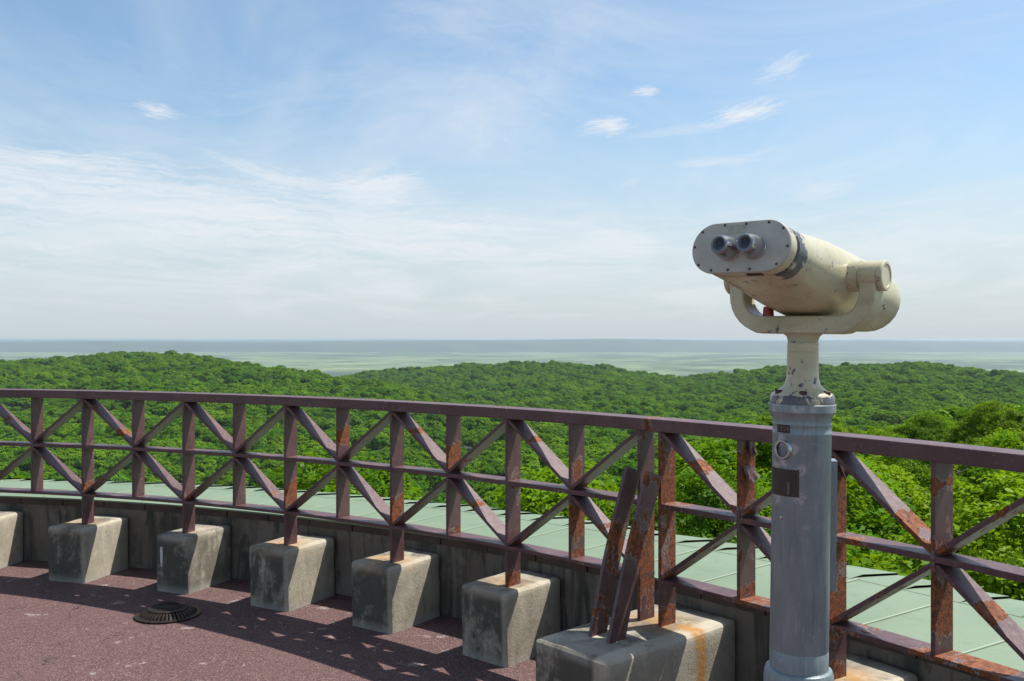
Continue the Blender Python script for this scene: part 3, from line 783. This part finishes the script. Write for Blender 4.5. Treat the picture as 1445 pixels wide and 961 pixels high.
# low ridges far across the plain
M_RIDGE = mat_simple('far_woods', (.022, .048, .026), .95, 0, .5, .0016, (.045, .080, .035))
def ridge(dist, dep, prof, seed):
    V = []; F = []; n = 240; m = 8
    xs = np.linspace(-.95*dist, .95*dist, n)
    pu = [p[0] for p in prof]; ph = [p[1] for p in prof]
    for j in range(m):
        f = j/(m-1); s = sin(pi*f)
        for x in xs:
            px = 722.5+1330.8*x/dist
            h = np.interp(px, pu, ph)
            wob = 1+.16*mnoise.noise(Vector((x/1800, seed, 0)))+.05*mnoise.noise(Vector((x/500, seed+3, 0)))
            V.append((x, dist+dep*(f-.5), EYE+PLAIN-12+max(0, h)*wob*s**.8))
    for j in range(m-1):
        for k in range(n-1): i = j*n+k; F += [i, i+1, i+n+1, i+n]
    tag(link('far_ridge', np_mesh('far_ridge', np.array(V), 4, F), M_RIDGE, smooth=True), kind='structure')
ridge(11500, 3600, [(-600,96),(0,104),(120,112),(230,103),(330,101),(480,116),(560,114),(640,124),(760,122),(850,131),(960,134),(1050,124),(1120,113),(1200,116),(1300,108),(1445,104),(2000,98)], 1.0)
ridge(21000, 6000, [(-600,112),(0,118),(300,116),(600,122),(800,124),(1000,124),(1200,122),(1445,118),(2000,112)], 5.0)

# ------------------------------------------------------------------ trees
def crown_mesh(name, seed, rad, height, n_tips, per, size, spread, mat, hexa=True, outw=.55, jit=.42):
    g = np.random.default_rng(seed)
    nl = 7; lob = []
    for k in range(nl):
        a = 2*pi*k/nl+g.uniform(-.4, .4); rr = rad*g.uniform(.38, .62)
        lob.append((rr*cos(a), rr*sin(a), height*g.uniform(-.22, .12), rad*g.uniform(.42, .60)))
    lob.append((g.uniform(-.3,.3), g.uniform(-.3,.3), height*(.22 if size < .2 else .10), rad*.58)); lob.append((g.uniform(-1,1), g.uniform(-1,1), height*.03, rad*.66))
    lob = np.array(lob)
    tips = []; nrm = []
    while len(tips) < n_tips:
        k = g.integers(len(lob)); v = g.normal(size=3); v /= np.linalg.norm(v)
        if v[2] < -.45: continue
        q = lob[k, :3]+v*lob[k, 3]*np.array([1, 1, .82])*(1-.35*g.random()**2.5)
        ins = 0
        for j in range(len(lob)):
            if j != k and np.linalg.norm((q-lob[j, :3])/np.array([1, 1, .82])) < lob[j, 3]*.80: ins = 1; break
        if ins and g.random() < .85: continue
        tips.append(q); nrm.append(v)
    tips = np.array(tips); nrm = np.array(nrm)
    N = n_tips*per
    ti = np.repeat(np.arange(n_tips), per)
    # flattened sprays tilting outward
    up = nrm*outw+np.array([0, 0, (.8 if outw < .7 else .5)]); up /= np.linalg.norm(up, axis=1)[:, None]
    e1 = np.cross(up, g.normal(size=(n_tips, 3))); e1 /= np.linalg.norm(e1, axis=1)[:, None]; e2 = np.cross(up, e1)
    rr = spread*np.sqrt(g.random(N))*np.repeat(g.uniform(.7, 1.35, n_tips), per); aa = g.uniform(0, 2*pi, N); hh = g.normal(size=N)*spread*.22
    P = tips[ti]+e1[ti]*(rr*np.cos(aa))[:, None]+e2[ti]*(rr*np.sin(aa))[:, None]+up[ti]*(hh-.35*rr**2/spread)[:, None]
    n = up[ti]+g.normal(size=(N, 3))*jit; n /= np.linalg.norm(n, axis=1)[:, None]
    out = e1[ti]*np.cos(aa)[:, None]+e2[ti]*np.sin(aa)[:, None]+g.normal(size=(N, 3))*.5
    t1 = out-n*np.sum(out*n, 1)[:, None]; t1 /= np.linalg.norm(t1, axis=1)[:, None]; t2 = np.cross(n, t1)
    s = size*g.uniform(.65, 1.3, N)
    if hexa: shape = np.array([(-.5, 0), (-.15, .2), (.22, .30), (.5, 0), (.22, -.30), (-.15, -.2)])
    else: shape = np.array([(-.5, -.12), (.05, -.42), (.5, .1), (-.05, .42)])
    m = len(shape)
    vv = P[:, None, :]+t1[:, None, :]*(shape[None, :, 0]*s[:, None])[:, :, None]+t2[:, None, :]*(shape[None, :, 1]*s[:, None])[:, :, None]
    vv = vv - n[:, None, :]*(np.abs(shape[None, :, 0])**2*s[:, None]*.35)[:, :, None]
    tint = np.clip(np.repeat(g.normal(.5, .30, n_tips), per)+g.normal(size=N)*.16, 0, 1)
    me = np_mesh(name, vv.reshape(-1, 3), m, np.arange(N*m), np.repeat(tint, m)); me.materials.append(mat)
    return me
def trunk_mesh(name, seed, h, rad):
    g = random.Random(seed); bm = bmesh.new()
    def limb(path, r0, r1, n=9):
        rows = []
        for i, p in enumerate(path):
            p = Vector(p); d = (Vector(path[min(i+1, len(path)-1)])-Vector(path[max(i-1, 0)])).normalized()
            e1 = d.orthogonal().normalized(); e2 = d.cross(e1); r = r0+(r1-r0)*i/(len(path)-1)
            rows.append([bm.verts.new(p+(e1*cos(2*pi*k/n)+e2*sin(2*pi*k/n))*r) for k in range(n)])
        for a, b in zip(rows, rows[1:]):
            for k in range(n): bm.faces.new((a[k], a[(k+1) % n], b[(k+1) % n], b[k]))
        bm.faces.new(rows[-1])
    limb([(g.uniform(-.1,.1)*i, g.uniform(-.1,.1)*i, h*i/6) for i in range(7)], .26, .08)
    for k in range(8):
        a = 2*pi*k/8+g.uniform(-.3,.3); z = h*g.uniform(.38, .75); L = rad*g.uniform(.6, .9)
        limb([(cos(a)*L*f, sin(a)*L*f, z+L*.75*f-.15*L*f*f) for f in (0, .25, .5, .75, 1)], .10, .02, 6)
    bmesh.ops.recalc_face_normals(bm, faces=bm.faces)
    me = bpy.data.meshes.new(name); bm.to_mesh(me); bm.free(); me.materials.append(M_BARK); me.shade_smooth(); return me
CR, CH = 3.5, 6.0
NEAR = [crown_mesh('near_crown', 100+k, CR, CH, 300, 200, .115, .41, M_LEAF[0]) for k in range(4)]
MID = [crown_mesh('mid_crown', 200+k, CR, 4.6, 190, 34, .32, .46, M_LEAF[1], False, .85, .32) for k in range(4)]
TRK = [trunk_mesh('tree_trunk', 300+k, 7.0, CR) for k in range(3)]
def top_of(me): 
    a = np.empty(len(me.vertices)*3, np.float32); me.vertices.foreach_get('co', a); return float(np.percentile(a[2::3], 99.5))
TOPN = [top_of(m) for m in NEAR]; TOPM = [top_of(m) for m in MID]
# sites: jittered grid
sp = 5.0
def sites(y0, y1, sp):
    out = []
    ny = int((y1-y0)/sp)
    for j in range(ny):
        yy = y0+j*sp
        w0, w1 = UC[0]*.0-.70, .70
        x0, x1 = w0*yy-6, w1*yy+6
        n = int((x1-x0)/sp)
        xs = x0+(np.arange(n)+.5*(j % 2))*sp+rng.uniform(-.38, .38, n)*sp; ys = yy+rng.uniform(-.38, .38, n)*sp
        out.append(np.stack([xs, ys], 1))
    return np.concatenate(out)
P = np.concatenate([sites(5, 140, 4.7), sites(140, 1500, 7.2)])
dc = np.hypot(P[:, 0]-CX, P[:, 1]-CY); P = P[dc > 11.4]
Z = canopy(P[:, 0], P[:, 1])+rng.normal(size=len(P))*np.interp(P[:, 1], [0, 60, 300], [.25, .6, 1.1])+EYE
Z += np.array([mnoise.fractal(Vector((x_/45, y_/45, 3.3)), 1.0, 2.0, 3) for x_, y_ in P])*np.interp(P[:, 1], [0, 100, 350], [0, 1.0, 5.6])
SC = rng.uniform(.62, 1.5, len(P))*np.interp(P[:, 1], [0, 30, 150, 400], [.80, .88, 1.05, 1.2])
ROT = rng.uniform(0, 2*pi, len(P)); KIND = rng.integers(0, 4, len(P))
yp = 478-(Z-EYE)/P[:, 1]*1330.8; xp = 722.5+P[:, 0]/P[:, 1]*1330.8
# which trees show: sweep from near to far keeping the skyline per column
order = np.argsort(P[:, 1]); sky = np.interp(np.arange(-200, 1700), [-200, 0, 493, 740, 840, 1086, 1192, 1445, 1700], [668, 675, 700, 724, 735, 775, 795, 850, 915]).astype(float)
vis = np.zeros(len(P)); keep = np.zeros(len(P), bool)
for i in order:
    hw = max(2, int(CR*SC[i]*.8/P[i, 1]*1330.8)); a = int(xp[i])+200
    lo, hi = max(0, a-hw), min(1900, a+hw)
    if hi <= lo: continue
    seg = sky[lo:hi]; gain = np.clip(seg-yp[i], 0, None)
    infr = (xp[i]+hw > -10) and (xp[i]-hw < 1455)
    vis[i] = gain.sum() if infr else 0
    keep[i] = (seg.max()-yp[i]) > -1330.8*7/P[i, 1]
    lo2, hi2 = lo+(hi-lo)//6, hi-(hi-lo)//6
    sky[lo2:hi2] = np.minimum(sky[lo2:hi2], yp[i]+.25*hw)
P, Z, SC, ROT, KIND, vis, xp, yp = (A[keep] for A in (P, Z, SC, ROT, KIND, vis, xp, yp))
ind = np.argsort(-vis)[:292]; indset = np.zeros(len(P), bool); indset[ind] = True
proto_objs = {}
def tree(i):
    near = P[i, 1] < 75
    k = int(KIND[i]); me = (NEAR if near else MID)[k]; top = (TOPN if near else TOPM)[k]; s = float(SC[i])
    zb = float(Z[i])-(5.2+top)*s
    r_ = empty('broadleaf_tree', (float(P[i, 0]), float(P[i, 1]), zb), float(ROT[i])); r_.scale = (s, s, s)
    if near or P[i, 1] < 120:
        t_ = link('trunk', TRK[k % 3], None, r_)
    c_ = link('crown', me, None, r_); c_.location = (0, 0, 5.2)
    x, y = xp[i], P[i, 1]
    if y < 75:
        zone = ('bright green leafy tree close below the roof edge, left of the leaning stays' if x < 850 else
                'bright green leafy tree close below the roof edge, between the stays and the viewer pole' if x < 1125 else
                'bright green leafy tree close beyond the railing, right of the viewer pole')
        grp = 'near trees ' + ('left of the stays' if x < 850 else 'between stays and viewer' if x < 1125 else 'right of the viewer')
    elif x > 1000:
        zone = 'green tree on the near right-hand ridge, behind the closest leafy trees'; grp = 'trees on the near right ridge'
    elif x < 560:
        zone = 'green tree low on the left wooded hill, seen through the railing'; grp = 'trees low on the left hill'
    else:
        zone = 'green tree in the wooded hollow behind the middle of the railing'; grp = 'trees in the middle hollow'
    tag(r_, zone, 'tree', grp)
    if not near and k not in proto_objs: proto_objs[k] = c_
    return r_
for i in ind: tree(int(i))
REST = np.where(~indset)[0]
# the remaining woods: one object, crowns scattered with geometry nodes
pts = np.zeros((len(REST), 3), np.float32)
for k in range(4):
    q = KIND[REST] == k
    pts[q, 0] = P[REST][q, 0]; pts[q, 1] = P[REST][q, 1]; pts[q, 2] = Z[REST][q]-TOPM[k]*SC[REST][q]
me = bpy.data.meshes.new('forest'); me.vertices.add(len(pts)); me.vertices.foreach_set('co', pts.ravel())
for nm, arr, ty in (('size', SC[REST], 'FLOAT'), ('turn', ROT[REST], 'FLOAT'), ('pick', KIND[REST], 'INT')):
    a = me.attributes.new(nm, ty, 'POINT'); a.data.foreach_set('value', np.asarray(arr, np.float32 if ty == 'FLOAT' else np.int32))
forest = bpy.data.objects.new('forest', me); COL.objects.link(forest); tag(forest, kind='stuff')
forest['label'] = 'dense green broadleaf forest covering the rolling hills'; forest['category'] = 'forest'
ng = bpy.data.node_groups.new('scatter_crowns', 'GeometryNodeTree'); ng.is_modifier = True
ng.interface.new_socket('Geometry', in_out='INPUT', socket_type='NodeSocketGeometry'); ng.interface.new_socket('Geometry', in_out='OUTPUT', socket_type='NodeSocketGeometry')
gi = ng.nodes.new('NodeGroupInput'); go = ng.nodes.new('NodeGroupOutput'); jn = ng.nodes.new('GeometryNodeJoinGeometry')
def named(nm, ty):
    n = ng.nodes.new('GeometryNodeInputNamedAttribute'); n.data_type = ty; n.inputs[0].default_value = nm; return n.outputs[0]
for k in range(4):
    if k not in proto_objs: continue
    oi = ng.nodes.new('GeometryNodeObjectInfo'); oi.transform_space = 'ORIGINAL'; oi.inputs['Object'].default_value = proto_objs[k]; oi.inputs['As Instance'].default_value = True
    io = ng.nodes.new('GeometryNodeInstanceOnPoints'); cmp = ng.nodes.new('FunctionNodeCompare'); cmp.data_type = 'INT'; cmp.operation = 'EQUAL'
    ia = [s for s in cmp.inputs if s.type == 'INT']
    ng.links.new(named('pick', 'INT'), ia[0]); ia[1].default_value = k
    cx = ng.nodes.new('ShaderNodeCombineXYZ'); ng.links.new(named('turn', 'FLOAT'), cx.inputs[2])
    ng.links.new(gi.outputs[0], io.inputs['Points']); ng.links.new(cmp.outputs[0], io.inputs['Selection']); ng.links.new(oi.outputs['Geometry'], io.inputs['Instance'])
    ng.links.new(cx.outputs[0], io.inputs['Rotation']); ng.links.new(named('size', 'FLOAT'), io.inputs['Scale'])
    ng.links.new(io.outputs[0], jn.inputs[0])
ng.links.new(jn.outputs[0], go.inputs[0])
md = forest.modifiers.new('Scatter', 'NODES'); md.node_group = ng

# ------------------------------------------------------------------ haze
bm = bmesh.new(); bmesh.ops.create_cube(bm, size=1)
hz = from_bm('haze', bm, None); ztop, zbot = 2.4, EYE+PLAIN-75
hz.scale = (92000, 92000, ztop-zbot); hz.location = (0, 0, (ztop+zbot)/2)
m = bpy.data.materials.new('pale_air'); m.use_nodes = True; nt = m.node_tree; nt.nodes.remove(nt.nodes['Principled BSDF'])
pv = nt.nodes.new('ShaderNodeVolumePrincipled'); pv.inputs['Color'].default_value = (.66, .79, .90, 1); pv.inputs['Density'].default_value = HAZE_D = 7.2e-5
pv.inputs['Anisotropy'].default_value = .25
nt.links.new(pv.outputs[0], [n for n in nt.nodes if n.type == 'OUTPUT_MATERIAL'][0].inputs['Volume']); hz.data.materials.append(m)
tag(hz, 'pale blue haze lying over the far plain', 'haze', kind='stuff')

# ------------------------------------------------------------------ sky, sun
SUN_AZ, SUN_EL = R(70), R(60)          # azimuth clockwise from the view direction
w = bpy.data.worlds.new('World'); S.world = w; w.use_nodes = True; t = NT(w.node_tree)
bg = t.n['Background']; sk = t.new('ShaderNodeTexSky', sky_type='NISHITA'); sk.sun_disc = False
sk.sun_elevation = SUN_EL; sk.sun_rotation = SUN_AZ; sk.altitude = 150; sk.air_density = 1.0; sk.dust_density = 1.2; sk.ozone_density = 1.2
d = t.new('ShaderNodeTexCoord').outputs['Generated']
x, y, z = t.sep(d)[0:3]
zs = t.math('ADD', t.math('MAXIMUM', z, 0.0), .055)
cu_ = t.math('DIVIDE', x, zs); cv_ = t.math('DIVIDE', y, zs)
pl = t.comb(cu_, cv_, 0)                # a flat cloud layer seen in perspective
yy = t.math('MAXIMUM', y, .05); U = t.math('DIVIDE', x, yy); Vv = t.math('DIVIDE', z, yy)
uv = t.comb(U, Vv, 0)
warp = t.math('SUBTRACT', t.noise(t.scale(uv, 9, 22, 1), 1, 5, .6), .5)
def streak(pu, pv, lu, lv, rot, scale=(14, 40), ragged=2.6, amp=1.0, nf=1.4):
    """a wisp of cloud around direction (pu,pv), elongated, broken up by noise"""
    a = t.math('SUBTRACT', U, pu); b = t.math('SUBTRACT', Vv, pv)
    c_, s_ = cos(rot), sin(rot)
    p_ = t.math('ADD', t.math('MULTIPLY', a, c_/lu), t.math('MULTIPLY', b, s_/lu))
    q_ = t.math('ADD', t.math('MULTIPLY', a, -s_/lv), t.math('MULTIPLY', b, c_/lv))
    q_ = t.math('ADD', q_, t.math('MULTIPLY', warp, 1.1)); p_ = t.math('ADD', p_, t.math('MULTIPLY', warp, .6))
    r2 = t.math('SQRT', t.math('ADD', t.math('MULTIPLY', p_, p_), t.math('MULTIPLY', q_, q_)))
    n_ = t.noise(t.scale(t.comb(p_, q_, pu*7), 1.1, 2.2, 1), nf, 7, .66, .5)
    v_ = t.math('ADD', t.math('SUBTRACT', 1.0, r2), t.math('MULTIPLY', t.math('SUBTRACT', n_, .5), ragged))
    f = t.math('MULTIPLY', t.smooth(v_, -.15, 1.15), t.smooth(r2, 1.6, .8))
    return t.math('MULTIPLY', f, amp)
def px(x_, y_): return ((x_-722.5)/1330.8, (478-y_)/1330.8)
W = []
for (x_, y_, lx, ly, rot, amp) in ((1052,158,58,19,.25,.95), (1105,94,44,18,.42,.55), (857,178,42,16,.15,.9), (912,129,24,8,0,.8), (1010,228,75,10,.06,.45), (1075,215,40,6,.35,.3),
        (222,156,36,12,-.2,.75), (960,185,110,9,.12,.3), (880,338,75,22,.0,.45), (1160,272,60,22,.2,.35), (640,320,40,13,0,.55), (540,262,75,32,0,.6), (350,238,75,13,-.35,.5), (1030,300,60,12,.1,.2),
        (800,318,50,10,0,.3), (890,258,18,7,.3,.25), (440,262,90,16,-.1,.4)):
    u_, v_ = px(x_, y_); W.append(streak(u_, v_, lx/1330.8, ly/1330.8, rot, amp=amp))
# the broad pale bank low on the left
def bank(x0, y0, lx, ly, rot, amp):
    u_, v_ = px(x0, y0); return streak(u_, v_, lx/1330.8, ly/1330.8, rot, ragged=4.2, amp=amp*.78, nf=2.6)
W += [bank(80, 270, 480, 60, -.10, .55), bank(20, 236, 260, 26, -.12, .5), bank(110, 230, 150, 15, -.10, .6), bank(330, 300, 460, 58, -.10, .5), bank(560, 325, 380, 50, -.06, .4), bank(150, 335, 520, 62, -.03, .45),
      bank(385, 245, 60, 20, -.3, .3), bank(530, 262, 80, 26, .05, .6), bank(270, 290, 260, 26, -.15, .45), bank(900, 350, 420, 60, -.03, .3), bank(1300, 330, 260, 60, .1, .25)]
# thin cirrus everywhere
ci = t.noise(t.scale(pl, .55, .30, 1), 1.1, 7, .62, 1.2)
W.append(t.smooth(ci, .36, .72, .08, .5))
for (x_, y_, lx, ly, rot, amp) in ((700,150,95,90,.5,.22), (640,25,110,40,-.15,.2), (790,70,60,110,-.5,.16), (150,110,190,60,-.35,.10), (420,130,150,40,.1,.14), (880,345,90,26,-.05,.4), (1330,330,170,40,.15,.25), (740,385,150,24,0,.3)):
    u_, v_ = px(x_, y_); W.append(streak(u_, v_, lx/1330.8, ly/1330.8, rot, amp=amp))
tot = W[0]
for q in W[1:]: tot = t.math('SUBTRACT', t.math('ADD', tot, q), t.math('MULTIPLY', tot, q))
tot = t.math('MULTIPLY', tot, t.smooth(z, .0, .05))
low = t.smooth(z, .27, .0, 0, .86)
ZEN = t.smooth(z, .0, .4)
hsv = t.new('ShaderNodeHueSaturation'); hsv.inputs['Saturation'].default_value = 1.15; t.l.new(sk.outputs[0], hsv.inputs['Color'])
skc = t.mix(low, t.mix(1.0, hsv.outputs[0], (1.0, 1.07, 1.03), 'MULTIPLY'), (3.9, 4.42, 4.85))
cl = t.mix(tot, skc, (5.6, 5.8, 6.05))
t.l.new(cl, bg.inputs['Color']); bg.inputs['Strength'].default_value = .10
sun = bpy.data.lights.new('sun', 'SUN'); sun.energy = 4.6; sun.angle = R(.53); sun.color = (1, .955, .88)
so = bpy.data.objects.new('sun', sun); COL.objects.link(so)
dv = Vector((sin(SUN_AZ)*cos(SUN_EL), cos(SUN_AZ)*cos(SUN_EL), sin(SUN_EL)))
so.rotation_euler = dv.to_track_quat('Z', 'Y').to_euler(); so.location = (20, 10, 40)

# ------------------------------------------------------------------ camera
cam = bpy.data.cameras.new('camera'); co = bpy.data.objects.new('camera', cam); COL.objects.link(co)
co.location = (0, 0, EYE); co.rotation_euler = (R(90), 0, 0)
cam.sensor_width = 36; cam.lens = 1330.8/1445*36; cam.shift_y = -2.5/1445; cam.clip_start = .05; cam.clip_end = 200000
S.camera = co
S.view_settings.view_transform = 'Standard'; S.view_settings.look = 'None'; S.view_settings.gamma = 1; S.view_settings.exposure = .62
S.view_settings.use_curve_mapping = False
S.cycles.max_bounces = 6; S.cycles.diffuse_bounces = 3; S.cycles.transmission_bounces = 4; S.cycles.volume_bounces = 0
S.cycles.use_denoising = True
S.render.engine = 'CYCLES'
print('trees', len(ind), 'forest', len(REST))
